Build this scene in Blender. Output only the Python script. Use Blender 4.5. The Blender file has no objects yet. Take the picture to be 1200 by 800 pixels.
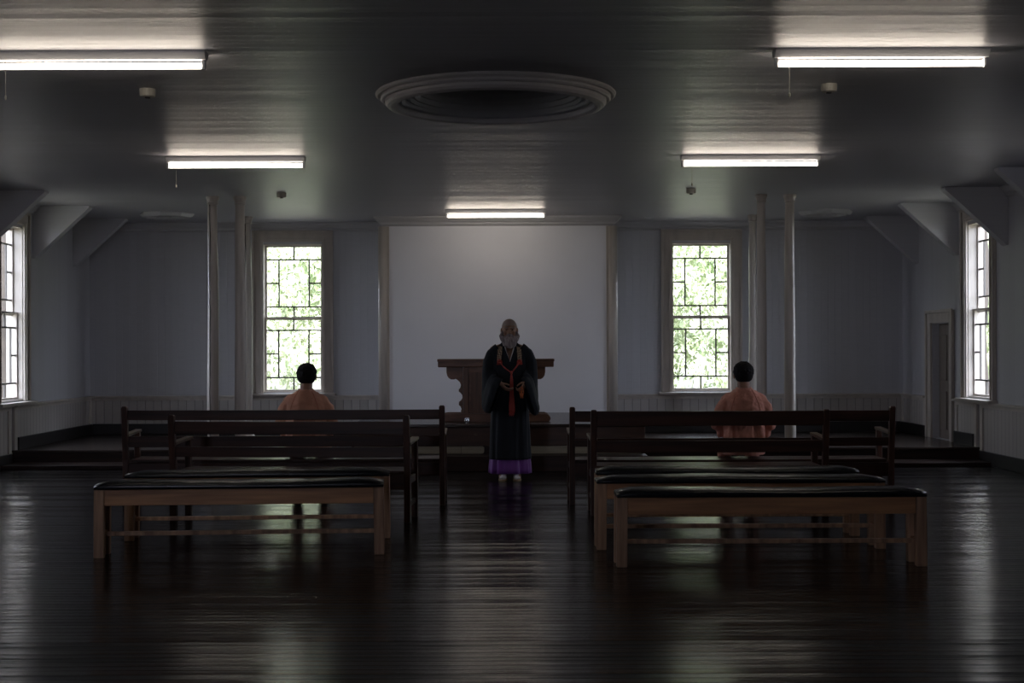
import bpy, bmesh, math, random
from mathutils import Vector, Matrix, Euler
random.seed(7)
C = bpy.context.scene.collection
SC = bpy.context.scene
PI = math.pi

# ---------------------------------------------------------------- camera, world, sun, exposure
F = 1200 * 50 / 36.0          # focal length in pixels of the 1200 px wide frame
CX, CY, EYE = 586.0, 410.0, 1.374
cam_d = bpy.data.cameras.new('camera'); cam = bpy.data.objects.new('camera', cam_d); C.objects.link(cam)
cam.location = (0, 0, EYE)
cam.rotation_euler = (Matrix.Rotation(PI/2, 3, 'X') @ Matrix.Rotation(math.radians(-0.2), 3, 'Z')).to_euler()
cam_d.lens = 50; cam_d.sensor_width = 36
cam_d.shift_x = 14 / 1200.0; cam_d.shift_y = 10 / 1200.0
cam_d.clip_end = 300
SC.camera = cam
w = bpy.data.worlds.new('world'); SC.world = w; w.use_nodes = True
bg = w.node_tree.nodes['Background']
bg.inputs[0].default_value = (0.78, 0.80, 1.0, 1); bg.inputs[1].default_value = 12.0
sd = bpy.data.lights.new('sun', 'SUN'); sun = bpy.data.objects.new('sun', sd); C.objects.link(sun)
sd.energy = 16.0; sd.angle = 0.02; sd.color = (1, 0.96, 0.88)
sun.rotation_euler = (math.radians(42), 0, 0)      # shines towards +y and down: on the hillside behind the hall
SC.view_settings.view_transform = 'Standard'; SC.view_settings.look = 'None'
SC.view_settings.exposure = 0.10; SC.view_settings.gamma = 1.0; SC.view_settings.use_curve_mapping = False
TUBE = 16.0
SC.cycles.use_denoising = True
SC.cycles.max_bounces = 8; SC.cycles.diffuse_bounces = 5; SC.cycles.glossy_bounces = 4
SC.cycles.transparent_max_bounces = 12
SC.cycles.sample_clamp_indirect = 4.0
SC.cycles.caustics_reflective = False; SC.cycles.caustics_refractive = False

def px(x, y, d):      # photograph pixel at depth d -> (X, Z)
    return ((x - CX) * d / F, EYE - (y - CY) * d / F)

# ---------------------------------------------------------------- room dimensions
XL, XR = -5.87, 5.76
YB, YF = 20.35, -3.0
H = 3.204
PLAT = 0.19
YP = 17.1           # platform front
RAIL = 0.725

# ---------------------------------------------------------------- materials
def mat(name, col, rough=0.5, spec=0.5, metal=0.0, var=0.0, vscale=(6, 6, 6), bump=0.0, bscale=None, coat=0.0, col2=None, sheen=0.0, detail=5):
    m = bpy.data.materials.new(name); m.use_nodes = True
    nt = m.node_tree; p = nt.nodes['Principled BSDF']
    p.inputs['Base Color'].default_value = (*col, 1); p.inputs['Roughness'].default_value = rough
    p.inputs['Specular IOR Level'].default_value = spec; p.inputs['Metallic'].default_value = metal
    p.inputs['Coat Weight'].default_value = coat; p.inputs['Sheen Weight'].default_value = sheen
    if var or bump or col2:
        tc = nt.nodes.new('ShaderNodeTexCoord'); mp = nt.nodes.new('ShaderNodeMapping'); mp.inputs['Scale'].default_value = vscale
        no = nt.nodes.new('ShaderNodeTexNoise'); no.inputs['Scale'].default_value = 1.0; no.inputs['Detail'].default_value = detail
        nt.links.new(tc.outputs['Object'], mp.inputs[0]); nt.links.new(mp.outputs[0], no.inputs['Vector'])
        if var or col2:
            cr = nt.nodes.new('ShaderNodeValToRGB')
            a = col; b = col2 if col2 else tuple(max(0, c * (1 - var)) for c in col)
            cr.color_ramp.elements[0].position = 0.32; cr.color_ramp.elements[1].position = 0.68
            cr.color_ramp.elements[0].color = (*b, 1); cr.color_ramp.elements[1].color = (*a, 1)
            nt.links.new(no.outputs[0], cr.inputs[0]); nt.links.new(cr.outputs[0], p.inputs['Base Color'])
        if bump:
            bn = nt.nodes.new('ShaderNodeBump'); bn.inputs['Strength'].default_value = 1.0; bn.inputs['Distance'].default_value = bump
            nt.links.new(no.outputs[0], bn.inputs['Height']); nt.links.new(bn.outputs[0], p.inputs['Normal'])
    return m

def boards(name, col, axis, width, rough=0.5, groove=0.006, tint=0.08, spec=0.5, wobble=0.0, fine=0.0, col2=None, tilt=0.0, rvar=0.0, fscale=(1.2, 60, 60), dark=0.0):
    """painted or varnished boards laid side by side along `axis` (0 x, 1 y, 2 z): grooves between them, each its own tint and tilt"""
    m = bpy.data.materials.new(name); m.use_nodes = True
    nt = m.node_tree; N = nt.nodes; L = nt.links; p = N['Principled BSDF']
    p.inputs['Roughness'].default_value = rough; p.inputs['Specular IOR Level'].default_value = spec
    tc = N.new('ShaderNodeTexCoord'); sx = N.new('ShaderNodeSeparateXYZ'); L.new(tc.outputs['Object'], sx.inputs[0])
    def M(op, a, b=None, c=None):
        n = N.new('ShaderNodeMath'); n.operation = op
        for i, v in enumerate((a, b, c)):
            if v is None: continue
            if isinstance(v, (int, float)): n.inputs[i].default_value = v
            else: L.new(v, n.inputs[i])
        return n.outputs[0]
    t = M('DIVIDE', sx.outputs[axis], width)
    cell = M('FLOOR', t); fr = M('SUBTRACT', t, cell)
    wn = N.new('ShaderNodeTexWhiteNoise'); wn.noise_dimensions = '1D'; L.new(cell, wn.inputs['W'])
    edge = M('ABSOLUTE', M('SUBTRACT', fr, 0.5))
    g = N.new('ShaderNodeMapRange'); L.new(edge, g.inputs[0])
    g.inputs[1].default_value = 0.5 - groove / width; g.inputs[2].default_value = 0.5; g.inputs[3].default_value = 0; g.inputs[4].default_value = 1
    no = N.new('ShaderNodeTexNoise'); no.inputs['Scale'].default_value = 1.0; no.inputs['Detail'].default_value = 4
    mp = N.new('ShaderNodeMapping'); mp.inputs['Scale'].default_value = fscale; L.new(tc.outputs['Object'], mp.inputs[0])
    # shift the grain from board to board
    cmb = N.new('ShaderNodeCombineXYZ'); L.new(M('MULTIPLY', wn.outputs[0], 17.0), cmb.inputs[0]); L.new(cmb.outputs[0], mp.inputs['Location'])
    L.new(mp.outputs[0], no.inputs['Vector'])
    k = M('ADD', M('MULTIPLY', wn.outputs[0], tint), 1 - tint)
    k = M('MULTIPLY', k, M('SUBTRACT', 1.0, M('MULTIPLY', g.outputs[0], dark)))
    mix = N.new('ShaderNodeMix'); mix.data_type = 'RGBA'
    mix.inputs[6].default_value = (*(col2 or tuple(c * 0.85 for c in col)), 1); mix.inputs[7].default_value = (*col, 1)
    L.new(no.outputs[0], mix.inputs[0])
    mul = N.new('ShaderNodeVectorMath'); mul.operation = 'SCALE'; L.new(mix.outputs[2], mul.inputs[0]); L.new(k, mul.inputs['Scale'])
    L.new(mul.outputs[0], p.inputs['Base Color'])
    h = M('MULTIPLY', g.outputs[0], -groove * 0.6)
    if tilt:
        h = M('ADD', h, M('MULTIPLY', M('MULTIPLY', M('SUBTRACT', wn.outputs[0], 0.5), fr), tilt * width * 2))
        h = M('ADD', h, M('MULTIPLY', M('MULTIPLY', edge, edge), tilt * width * 0.7))
    if fine: h = M('ADD', h, M('MULTIPLY', no.outputs[0], fine))
    if wobble:
        n2 = N.new('ShaderNodeTexNoise'); n2.inputs['Scale'].default_value = 1.0; n2.inputs['Detail'].default_value = 2
        m2 = N.new('ShaderNodeMapping'); m2.inputs['Scale'].default_value = (1.5, 3, 3); L.new(tc.outputs['Object'], m2.inputs[0]); L.new(m2.outputs[0], n2.inputs['Vector'])
        h = M('ADD', h, M('MULTIPLY', n2.outputs[0], wobble))
    if rvar:
        L.new(M('ADD', M('MULTIPLY', no.outputs[0], rvar), rough - rvar * 0.5), p.inputs['Roughness'])
    bn = N.new('ShaderNodeBump'); bn.inputs['Strength'].default_value = 1.0; bn.inputs['Distance'].default_value = 1.0
    L.new(h, bn.inputs['Height']); L.new(bn.outputs[0], p.inputs['Normal'])
    return m

WALLC = (0.56, 0.565, 0.60)
M_wall_x = boards('painted_boards_x', WALLC, 0, 0.10, rough=0.5, groove=0.004, tint=0.05)
M_wall_y = boards('painted_boards_y', WALLC, 1, 0.10, rough=0.5, groove=0.004, tint=0.05)
M_plaster = mat('white_panel', (0.86, 0.87, 0.92), 0.55, var=0.04, vscale=(1.5, 1.5, 1.5))
M_wains_x = boards('wainscot_boards_x', (0.50, 0.47, 0.45), 0, 0.118, rough=0.45, groove=0.007, tint=0.10, dark=0.6)
M_wains_y = boards('wainscot_boards_y', (0.50, 0.47, 0.45), 1, 0.118, rough=0.45, groove=0.007, tint=0.10, dark=0.6)
M_ceil = boards('ceiling_boards', (0.45, 0.45, 0.49), 1, 0.11, rough=0.42, groove=0.004, tint=0.06, tilt=0.035, fine=0.0012, spec=0.35, rvar=0.12)
M_floor = boards('dark_varnished_floor', (0.012, 0.008, 0.007), 1, 0.085, rough=0.17, groove=0.004, tint=0.35, tilt=0.06, fine=0.0022,
                 wobble=0.004, col2=(0.005, 0.004, 0.004), rvar=0.16, spec=0.18, dark=0.8)
M_stagetop = boards('stage_boards', (0.05, 0.036, 0.03), 1, 0.15, rough=0.22, groove=0.004, tint=0.3, tilt=0.02, fine=0.0008, rvar=0.1)
M_trim = mat('cream_paint', (0.54, 0.49, 0.44), 0.38, var=0.18, vscale=(9, 9, 3), bump=0.002)
M_crown = mat('white_moulding_paint', (0.50, 0.50, 0.52), 0.45)
M_ring = mat('ring_paint', (0.62, 0.59, 0.58), 0.5, var=0.12, vscale=(5, 5, 5))
M_col = mat('column_gloss_paint', (0.58, 0.53, 0.48), 0.28, var=0.22, vscale=(22, 22, 1.3), bump=0.004)
M_base = mat('black_baseboard', (0.012, 0.010, 0.010), 0.4, var=0.3)
M_dark = mat('dark_stained_wood', (0.030, 0.014, 0.009), 0.45, spec=0.3, col2=(0.012, 0.006, 0.005), vscale=(1.5, 22, 22), bump=0.001)
M_stage = mat('old_brown_fascia', (0.075, 0.036, 0.022), 0.42, col2=(0.028, 0.015, 0.010), vscale=(1.4, 14, 14), bump=0.0015)
M_pale = mat('pale_weathered_board', (0.34, 0.31, 0.23), 0.6, col2=(0.24, 0.21, 0.15), vscale=(2, 12, 30), bump=0.001)
M_bdark = mat('bench_dark_brown', (0.058, 0.023, 0.014), 0.42, spec=0.3, col2=(0.018, 0.008, 0.006), vscale=(1.2, 20, 20), bump=0.0008)
M_bpost = mat('bench_post_brown', (0.085, 0.034, 0.020), 0.42, spec=0.35, col2=(0.026, 0.012, 0.009), vscale=(25, 25, 2), bump=0.0008)
M_worn = mat('worn_wood_edge', (0.12, 0.08, 0.05), 0.4, var=0.4, vscale=(20, 5, 20))
M_oak = mat('worn_oak_rail', (0.60, 0.31, 0.14), 0.45, spec=0.35, col2=(0.32, 0.155, 0.075), vscale=(1.6, 24, 24), bump=0.001)
M_oakleg = mat('worn_oak_leg', (0.52, 0.32, 0.19), 0.5, spec=0.35, col2=(0.23, 0.13, 0.08), vscale=(26, 26, 2), bump=0.001)
M_vinyl = mat('black_vinyl', (0.012, 0.014, 0.018), 0.27, var=0.3, vscale=(8, 8, 8), bump=0.003, spec=0.4)
M_altar = mat('altar_wood', (0.20, 0.10, 0.060), 0.4, col2=(0.085, 0.042, 0.028), vscale=(3, 30, 12), bump=0.0015)
M_altarp = mat('altar_panel_wood', (0.16, 0.085, 0.052), 0.45, col2=(0.09, 0.05, 0.035), vscale=(28, 28, 2), bump=0.0015)
M_skin = mat('brown_skin', (0.30, 0.165, 0.105), 0.5, var=0.3, vscale=(18, 18, 18))
M_skin2 = mat('tan_skin', (0.30, 0.15, 0.09), 0.5, var=0.15, vscale=(18, 18, 18))
M_beard = mat('grey_beard', (0.36, 0.31, 0.31), 0.8, col2=(0.11, 0.09, 0.09), vscale=(110, 60, 14), bump=0.006)
M_brow = mat('grey_brow', (0.18, 0.15, 0.14), 0.8)
M_stub = mat('grey_stubble_scalp', (0.27, 0.205, 0.175), 0.55, var=0.15, vscale=(60, 60, 60))
M_robe = mat('black_blue_robe', (0.010, 0.013, 0.018), 0.8, spec=0.25, col2=(0.004, 0.0055, 0.008), vscale=(22, 22, 3), bump=0.006, sheen=0.03)
M_sleeve = M_robe
M_white = mat('white_cotton', (0.62, 0.61, 0.62), 0.8, var=0.1)
M_purple = mat('purple_silk', (0.17, 0.035, 0.27), 0.55, var=0.3, vscale=(20, 20, 2), sheen=0.2)
M_red = mat('red_cord', (0.36, 0.045, 0.030), 0.6, var=0.3, vscale=(60, 60, 60))
M_orange = mat('orange_tassel', (0.42, 0.10, 0.02), 0.6, var=0.3, vscale=(60, 60, 60))
M_straw = mat('straw_sole', (0.34, 0.24, 0.13), 0.8, var=0.3, vscale=(40, 40, 40))
M_cloth = mat('salmon_cotton', (0.56, 0.27, 0.17), 0.85, var=0.16, vscale=(9, 9, 6), bump=0.012, sheen=0.15, detail=2)
M_cloth2 = mat('salmon_cotton_pink', (0.62, 0.275, 0.19), 0.85, var=0.14, vscale=(9, 9, 6), bump=0.012, sheen=0.15, detail=2)
M_seam = mat('salmon_seam', (0.42, 0.15, 0.09), 0.85)
M_hair = mat('black_hair', (0.008, 0.007, 0.007), 0.7, spec=0.2, var=0.4, vscale=(80, 80, 80), bump=0.002)
M_shoe = mat('dark_shoe', (0.02, 0.015, 0.012), 0.5)
M_eye = mat('dark_eye', (0.02, 0.012, 0.01), 0.15)
M_metal = mat('painted_fixture_metal', (0.50, 0.50, 0.52), 0.35)
M_plast = mat('cream_plastic', (0.50, 0.48, 0.42), 0.5)
M_cordm = mat('pull_cord', (0.5, 0.47, 0.38), 0.6)
M_foil = mat('crumpled_silver', (0.75, 0.77, 0.82), 0.22, metal=0.9, bump=0.01, vscale=(50, 50, 50))
M_door = mat('brown_door_paint', (0.20, 0.165, 0.14), 0.45, var=0.2, vscale=(12, 12, 2))
M_black = mat('black_void', (0.006, 0.006, 0.006), 0.9)
M_leaf = mat('leaves', (0.24, 0.31, 0.15), 0.6, col2=(0.52, 0.55, 0.38), vscale=(1.6, 1.6, 1.6))
M_grass = mat('grass', (0.23, 0.22, 0.17), 0.9, var=0.4)
M_bark = mat('bark', (0.05, 0.04, 0.035), 0.9, var=0.4)
M_ext = mat('outer_cladding', (0.10, 0.09, 0.08), 0.7)

# woven check for the shoulder bands
def checker_mat():
    m = bpy.data.materials.new('woven_check'); m.use_nodes = True; nt = m.node_tree; p = nt.nodes['Principled BSDF']
    tc = nt.nodes.new('ShaderNodeTexCoord'); mp = nt.nodes.new('ShaderNodeMapping'); mp.inputs['Rotation'].default_value = (0, 0.78, 0)
    ck = nt.nodes.new('ShaderNodeTexChecker'); ck.inputs['Scale'].default_value = 70
    ck.inputs[1].default_value = (0.34, 0.26, 0.16, 1); ck.inputs[2].default_value = (0.09, 0.06, 0.045, 1)
    nt.links.new(tc.outputs['Object'], mp.inputs[0]); nt.links.new(mp.outputs[0], ck.inputs[0]); nt.links.new(ck.outputs[0], p.inputs['Base Color'])
    p.inputs['Roughness'].default_value = 0.8
    return m
M_check = checker_mat()

def glass_mat():
    m = bpy.data.materials.new('window_glass'); m.use_nodes = True; nt = m.node_tree; nt.nodes.clear()
    o = nt.nodes.new('ShaderNodeOutputMaterial'); mx = nt.nodes.new('ShaderNodeMixShader')
    t = nt.nodes.new('ShaderNodeBsdfTransparent'); g = nt.nodes.new('ShaderNodeBsdfGlossy'); g.inputs['Roughness'].default_value = 0.02
    t.inputs[0].default_value = (0.93, 0.96, 0.94, 1)
    fr = nt.nodes.new('ShaderNodeFresnel'); fr.inputs[0].default_value = 1.35
    ge = nt.nodes.new('ShaderNodeNewGeometry'); ml = nt.nodes.new('ShaderNodeMath'); ml.operation = 'MULTIPLY'; sb = nt.nodes.new('ShaderNodeMath'); sb.operation = 'SUBTRACT'
    sb.inputs[0].default_value = 1.0; nt.links.new(ge.outputs['Backfacing'], sb.inputs[1]); nt.links.new(sb.outputs[0], ml.inputs[0]); nt.links.new(fr.outputs[0], ml.inputs[1])
    nt.links.new(ml.outputs[0], mx.inputs[0]); nt.links.new(t.outputs[0], mx.inputs[1]); nt.links.new(g.outputs[0], mx.inputs[2]); nt.links.new(mx.outputs[0], o.inputs[0])
    return m
M_glass = glass_mat()
def emit(name, col, s):
    m = bpy.data.materials.new(name); m.use_nodes = True; nt = m.node_tree; p = nt.nodes['Principled BSDF']
    p.inputs['Base Color'].default_value = (0.8, 0.8, 0.8, 1); p.inputs['Emission Color'].default_value = (*col, 1); p.inputs['Emission Strength'].default_value = s
    return m
M_tube = emit('lit_tube', (1.0, 0.88, 0.74), TUBE)

# ---------------------------------------------------------------- mesh helpers
class MB:
    def __init__(s): s.v = []; s.f = []
    def add(s, verts, faces):
        k = len(s.v); s.v += [tuple(v) for v in verts]; s.f += [tuple(i + k for i in f) for f in faces]; return s
    def box(s, x0, x1, y0, y1, z0, z1, M=None):
        vs = [Vector(p) for p in ((x0,y0,z0),(x1,y0,z0),(x1,y1,z0),(x0,y1,z0),(x0,y0,z1),(x1,y0,z1),(x1,y1,z1),(x0,y1,z1))]
        if M: vs = [M @ v for v in vs]
        return s.add(vs, [(0,3,2,1),(4,5,6,7),(0,1,5,4),(1,2,6,5),(2,3,7,6),(3,0,4,7)])
    def hexa(s, bot, top):      # 4 bottom corners, 4 top corners (ccw seen from above)
        return s.add(list(bot) + list(top), [(0,3,2,1),(4,5,6,7),(0,1,5,4),(1,2,6,5),(2,3,7,6),(3,0,4,7)])
    def loft(s, rings, cap0=True, cap1=True, closed=True):
        n = len(rings[0]); vs = [p for r in rings for p in r]; fs = []
        for i in range(len(rings) - 1):
            for j in range(n if closed else n - 1):
                k = (j + 1) % n
                fs.append((i*n + j, i*n + k, (i+1)*n + k, (i+1)*n + j))
        if cap0: fs.append(tuple(reversed(range(n))))
        if cap1: fs.append(tuple(range((len(rings)-1)*n, len(rings)*n)))
        return s.add(vs, fs)
    def lathe(s, prof, c=(0,0,0), n=48, cap0=False, cap1=False):
        return s.loft([[(c[0] + r*math.cos(2*PI*j/n), c[1] + r*math.sin(2*PI*j/n), c[2] + z) for j in range(n)] for r, z in prof], cap0, cap1)
    def tube(s, pts, rad, n=8):
        pts = [Vector(p) for p in pts]; rad = rad if isinstance(rad, (list, tuple)) else [rad] * len(pts)
        rings = []
        t0 = (pts[1] - pts[0]).normalized(); u = t0.orthogonal().normalized()
        for i, p in enumerate(pts):
            t = (pts[min(i+1, len(pts)-1)] - pts[max(i-1, 0)]).normalized()
            u = (u - t * u.dot(t)).normalized(); v = t.cross(u)
            rings.append([p + (u*math.cos(2*PI*j/n) + v*math.sin(2*PI*j/n)) * rad[i] for j in range(n)])
        return s.loft(rings)
    def ell(s, c, r, rot=None, nu=16, nv=10):
        c = Vector(c); R = Euler(rot).to_matrix() if rot else Matrix.Identity(3); rings = []
        vs = [c + R @ Vector((0, 0, -r[2]))]
        for i in range(1, nv):
            a = -PI/2 + PI*i/nv
            for j in range(nu):
                b = 2*PI*j/nu
                vs.append(c + R @ Vector((r[0]*math.cos(a)*math.cos(b), r[1]*math.cos(a)*math.sin(b), r[2]*math.sin(a))))
        vs.append(c + R @ Vector((0, 0, r[2]))); fs = []
        for j in range(nu):
            k = (j+1) % nu
            fs.append((0, 1+k, 1+j)); fs.append((len(vs)-1, 1+(nv-2)*nu+j, 1+(nv-2)*nu+k))
            for i in range(nv-2): fs.append((1+i*nu+j, 1+i*nu+k, 1+(i+1)*nu+k, 1+(i+1)*nu+j))
        return s.add(vs, fs)
    def cap(s, a, b, ra, rb, n=14):      # tapered capsule
        a = Vector(a); b = Vector(b); s.ell(a, (ra,)*3, nu=n, nv=8); s.ell(b, (rb,)*3, nu=n, nv=8)
        return s.tube([a, b], [ra, rb], n)
    def extrude(s, poly, axis, a0, a1):  # poly of 2-D points (the two other axes in order), prism along axis
        def mk(p, a):
            q = list(p); q.insert(axis, a); return q
        n = len(poly); vs = [mk(p, a0) for p in poly] + [mk(p, a1) for p in poly]
        fs = [tuple(range(n)), tuple(reversed(range(n, 2*n)))] + [(j, j+n, (j+1) % n + n, (j+1) % n) for j in range(n)]
        return s.add(vs, fs)
    def build(s, name, m, parent=None, loc=(0,0,0), smooth=False, bevel=0.0, solid=0.0, subsurf=0):
        me = bpy.data.meshes.new(name); me.from_pydata(s.v, [], s.f)
        bm = bmesh.new(); bm.from_mesh(me); bmesh.ops.recalc_face_normals(bm, faces=bm.faces); bm.to_mesh(me); bm.free()
        me.materials.append(m); o = bpy.data.objects.new(name, me); C.objects.link(o); o.location = loc
        if smooth:
            for p in me.polygons: p.use_smooth = True
        if parent: o.parent = parent
        if bevel:
            b = o.modifiers.new('bevel', 'BEVEL'); b.width = bevel; b.segments = 2; b.limit_method = 'ANGLE'
        if subsurf:
            b = o.modifiers.new('sub', 'SUBSURF'); b.levels = subsurf; b.render_levels = subsurf
        if solid:
            b = o.modifiers.new('solid', 'SOLIDIFY'); b.thickness = solid; b.offset = 0
        return o

def remesh(o, vox, smooth=4, disp=0.0, dsize=0.1):
    r = o.modifiers.new('remesh', 'REMESH'); r.mode = 'VOXEL'; r.voxel_size = vox; r.use_smooth_shade = True
    if smooth:
        s = o.modifiers.new('smooth', 'SMOOTH'); s.factor = 0.5; s.iterations = smooth
    if disp:
        t = bpy.data.textures.new('folds', 'CLOUDS'); t.noise_scale = dsize
        d = o.modifiers.new('folds', 'DISPLACE'); d.texture = t; d.strength = disp; d.mid_level = 0.5
    return o

def tag(o, label=None, cat=None, group=None, kind=None):
    for k, v in (('label', label), ('category', cat), ('group', group), ('kind', kind)):
        if v: o[k] = v
    return o
def empty(name, loc=(0,0,0), rz=0, **kw):
    o = bpy.data.objects.new(name, None); C.objects.link(o); o.location = loc; o.rotation_euler.z = rz; o.empty_display_size = 0.1
    return tag(o, **kw)
def children(o): return [c for c in bpy.data.objects if c.parent == o]
def copy_tree(o, parent=None):
    c = o.copy(); C.objects.link(c)
    c.parent = parent
    for ch in children(o):
        if ch != c: copy_tree(ch, c)
    return c

# ================================================================ THE SHELL
# floor
tag(MB().box(XL-0.2, XR+0.2, YF, YB+0.2, -0.12, 0).build('floor', M_floor), 'glossy dark varnished plank floor of the hall', 'floor', kind='structure')

WINC = {1: (-2.962, 'back'), 2: (2.882, 'back')}
WZ0, WZ1, WW = 0.78, 2.90, 0.85       # window opening
WY = 17.07; WHALF = 0.46              # side windows
# back wall with two window openings
bw = MB()
xs = [XL, -2.962-WW/2, -2.962+WW/2, 2.882-WW/2, 2.882+WW/2, XR]
for i in (0, 2, 4): bw.box(xs[i], xs[i+1], YB, YB+0.2, 0, H)
for i in (1, 3):
    bw.box(xs[i], xs[i+1], YB, YB+0.2, 0, WZ0); bw.box(xs[i], xs[i+1], YB, YB+0.2, WZ1, H)
tag(bw.build('wall_back', M_wall_x), 'white board wall at the far end with two tall windows', 'wall', kind='structure')
# side walls, each with one window near the far end, plus an unseen opening added nearer the camera to bring in daylight
def side_wall(x0, x1, name, label, door=False):
    b = MB(); holes = [(12.3, 12.7, WZ0, WZ1), (WY-WW/2, WY+WW/2, WZ0, WZ1)]
    if door: holes.append((18.18, 18.94, PLAT, 1.70))
    y = YF
    for a, c, z0, z1 in holes:
        b.box(x0, x1, y, a, 0, H); b.box(x0, x1, a, c, 0, z0); b.box(x0, x1, a, c, z1, H); y = c
    b.box(x0, x1, y, YB+0.2, 0, H)
    tag(b.build(name, M_wall_y), label, 'wall', kind='structure')
side_wall(XL-0.2, XL, 'wall_left', 'white board wall on the left side')
side_wall(XR, XR+0.2, 'wall_right', 'white board wall on the right side with a low doorway', True)
fw = MB(); xx = [XL-0.2, -3.5, -2.5, XR+0.2]  # unseen opening added behind the camera to let daylight in
for i in (0, 2): fw.box(xx[i], xx[i+1], YF-0.2, YF, 0, H)
for i in (1,): fw.box(xx[i], xx[i+1], YF-0.2, YF, 0, WZ0); fw.box(xx[i], xx[i+1], YF-0.2, YF, WZ1, H)
tag(fw.build('wall_front', M_wall_x), 'white board wall behind the viewer', 'wall', kind='structure')

# ceiling with a round opening
RC = (-0.025, 10.17)
bm = bmesh.new()
oc = [bm.verts.new(p) for p in ((XL-0.2, YF-0.2, H), (XR+0.2, YF-0.2, H), (XR+0.2, YB+0.2, H), (XL-0.2, YB+0.2, H))]
ic = [bm.verts.new((RC[0] + 0.72*math.cos(2*PI*j/64), RC[1] + 0.72*math.sin(2*PI*j/64), H)) for j in range(64)]
es = [bm.edges.new((oc[i], oc[(i+1) % 4])) for i in range(4)] + [bm.edges.new((ic[i], ic[(i+1) % 64])) for i in range(64)]
bmesh.ops.triangle_fill(bm, use_beauty=True, edges=es)
bad = [f for f in bm.faces if (f.calc_center_median() - Vector((*RC, H))).length < 0.69]
bmesh.ops.delete(bm, geom=bad, context='FACES')
ex = bmesh.ops.extrude_face_region(bm, geom=bm.faces[:])
bmesh.ops.translate(bm, verts=[v for v in ex['geom'] if isinstance(v, bmesh.types.BMVert)], vec=(0, 0, 0.06))
bmesh.ops.recalc_face_normals(bm, faces=bm.faces)
me = bpy.data.meshes.new('ceiling'); bm.to_mesh(me); bm.free(); me.materials.append(M_ceil)
ceil = bpy.data.objects.new('ceiling', me); C.objects.link(ceil); tag(ceil, 'glossy painted board ceiling with a round opening', 'ceiling', kind='structure')
tag(MB().box(XL-0.6, XR+0.6, YF-0.6, YB+0.6, H+0.5, H+0.6).build('roof', M_ext), 'roof over the hall', 'roof', kind='structure')

# ceiling ring: stepped moulding that hangs below the boards round a recessed, stepped drum
ring = empty('ceiling_ring', (RC[0], RC[1], H), label='large round stepped moulding ring round a dark recess in the ceiling', cat='ceiling ring')
out = [(0.85, 0.0), (0.858, -0.008), (0.856, -0.018), (0.842, -0.030), (0.826, -0.030), (0.826, -0.022), (0.820, -0.022), (0.820, -0.034), (0.822, -0.044), (0.812, -0.056), (0.796, -0.058),
       (0.796, -0.048), (0.789, -0.048), (0.789, -0.066), (0.788, -0.076), (0.772, -0.094), (0.748, -0.102), (0.725, -0.104), (0.705, -0.094), (0.698, -0.070), (0.698, 0.0)]
MB().lathe(out, n=128).build('outer_moulding', M_ring, ring)
inn = [(0.698, -0.045), (0.682, -0.045), (0.682, -0.058), (0.670, -0.066), (0.652, -0.055), (0.640, -0.03), (0.625, -0.03), (0.625, -0.04), (0.612, -0.042), (0.600, -0.015), (0.588, -0.015), (0.588, -0.024), (0.575, -0.024), (0.560, 0.01),
       (0.545, 0.01), (0.54, 0.05), (0.50, 0.09), (0.50, 0.3)]
MB().lathe(inn, n=128).build('inner_moulding', M_crown, ring)
MB().lathe([(0.5, 0.3), (0.3, 0.36), (0.001, 0.38)], n=64).build('drum_top', M_crown, ring, smooth=True)

# small ring mouldings near the far end
def small_ring(x, y, label):
    r = empty('ceiling_vent', (x, y, H), label=label, cat='ceiling vent', group='small vent mouldings in the far ceiling')
    MB().lathe([(0.36, 0), (0.36, -0.02), (0.33, -0.05), (0.30, -0.055), (0.27, -0.03), (0.27, 0)], n=8).build('moulding', M_crown, r)
    MB().lathe([(0.27, -0.004), (0.001, -0.004)], n=8).build('vent_panel', M_ceil, r)
small_ring(-4.42, 18.9, 'small octagonal vent moulding in the ceiling above the left far corner')
small_ring(4.33, 18.9, 'small octagonal vent moulding in the ceiling above the right far corner')

# crown mouldings
def crown_prof(s=1.0):   # (out from wall, z)
    return [(0, H), (0.10*s, H), (0.10*s, H-0.02), (0.075*s, H-0.035), (0.05*s, H-0.07), (0.03*s, H-0.08), (0.03*s, H-0.105), (0.012, H-0.115), (0.0, H-0.13)]
def crown_x(name, x0, x1, yw, label, s=1.0):
    tag(MB().extrude([(yw - o, z) for o, z in crown_prof(s)], 0, x0, x1).build(name, M_crown), label, 'crown moulding', kind='structure')
def crown_y(name, xw, sgn, y0, y1, label):
    tag(MB().extrude([(xw + sgn*o, z) for o, z in crown_prof()], 1, y0, y1).build(name, M_crown), label, 'crown moulding', kind='structure')
crown_x('trim_1', XL, -1.65, YB, 'crown moulding above the left back window')
crown_x('trim_2', 1.60, XR, YB, 'crown moulding above the right back window')
crown_y('trim_3', XL, 1, YF, YB, 'crown moulding along the left wall')
crown_y('trim_4', XR, -1, YF, YB, 'crown moulding along the right wall')

# projecting white panel in the middle of the back wall
BX0, BX1, BY = -1.60, 1.545, 19.5
tag(MB().box(BX0+0.06, BX1-0.06, BY, YB, 0, H).build('wall_centre', M_plaster), 'smooth white panel that projects behind the altar table', 'wall', kind='structure')
m = MB()
pf = crown_prof(1.25)
path = [(BX0, YB, -1, 0), (BX0, BY, -1, -1), (BX1, BY, 1, -1), (BX1, YB, 1, 0)]
m.loft([[(x + ax*o, y + ay*o, z) for o, z in pf] for x, y, ax, ay in path])
tag(m.build('trim_5', M_crown), 'stepped cornice along the top of the white centre panel', 'cornice', kind='structure')

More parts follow.
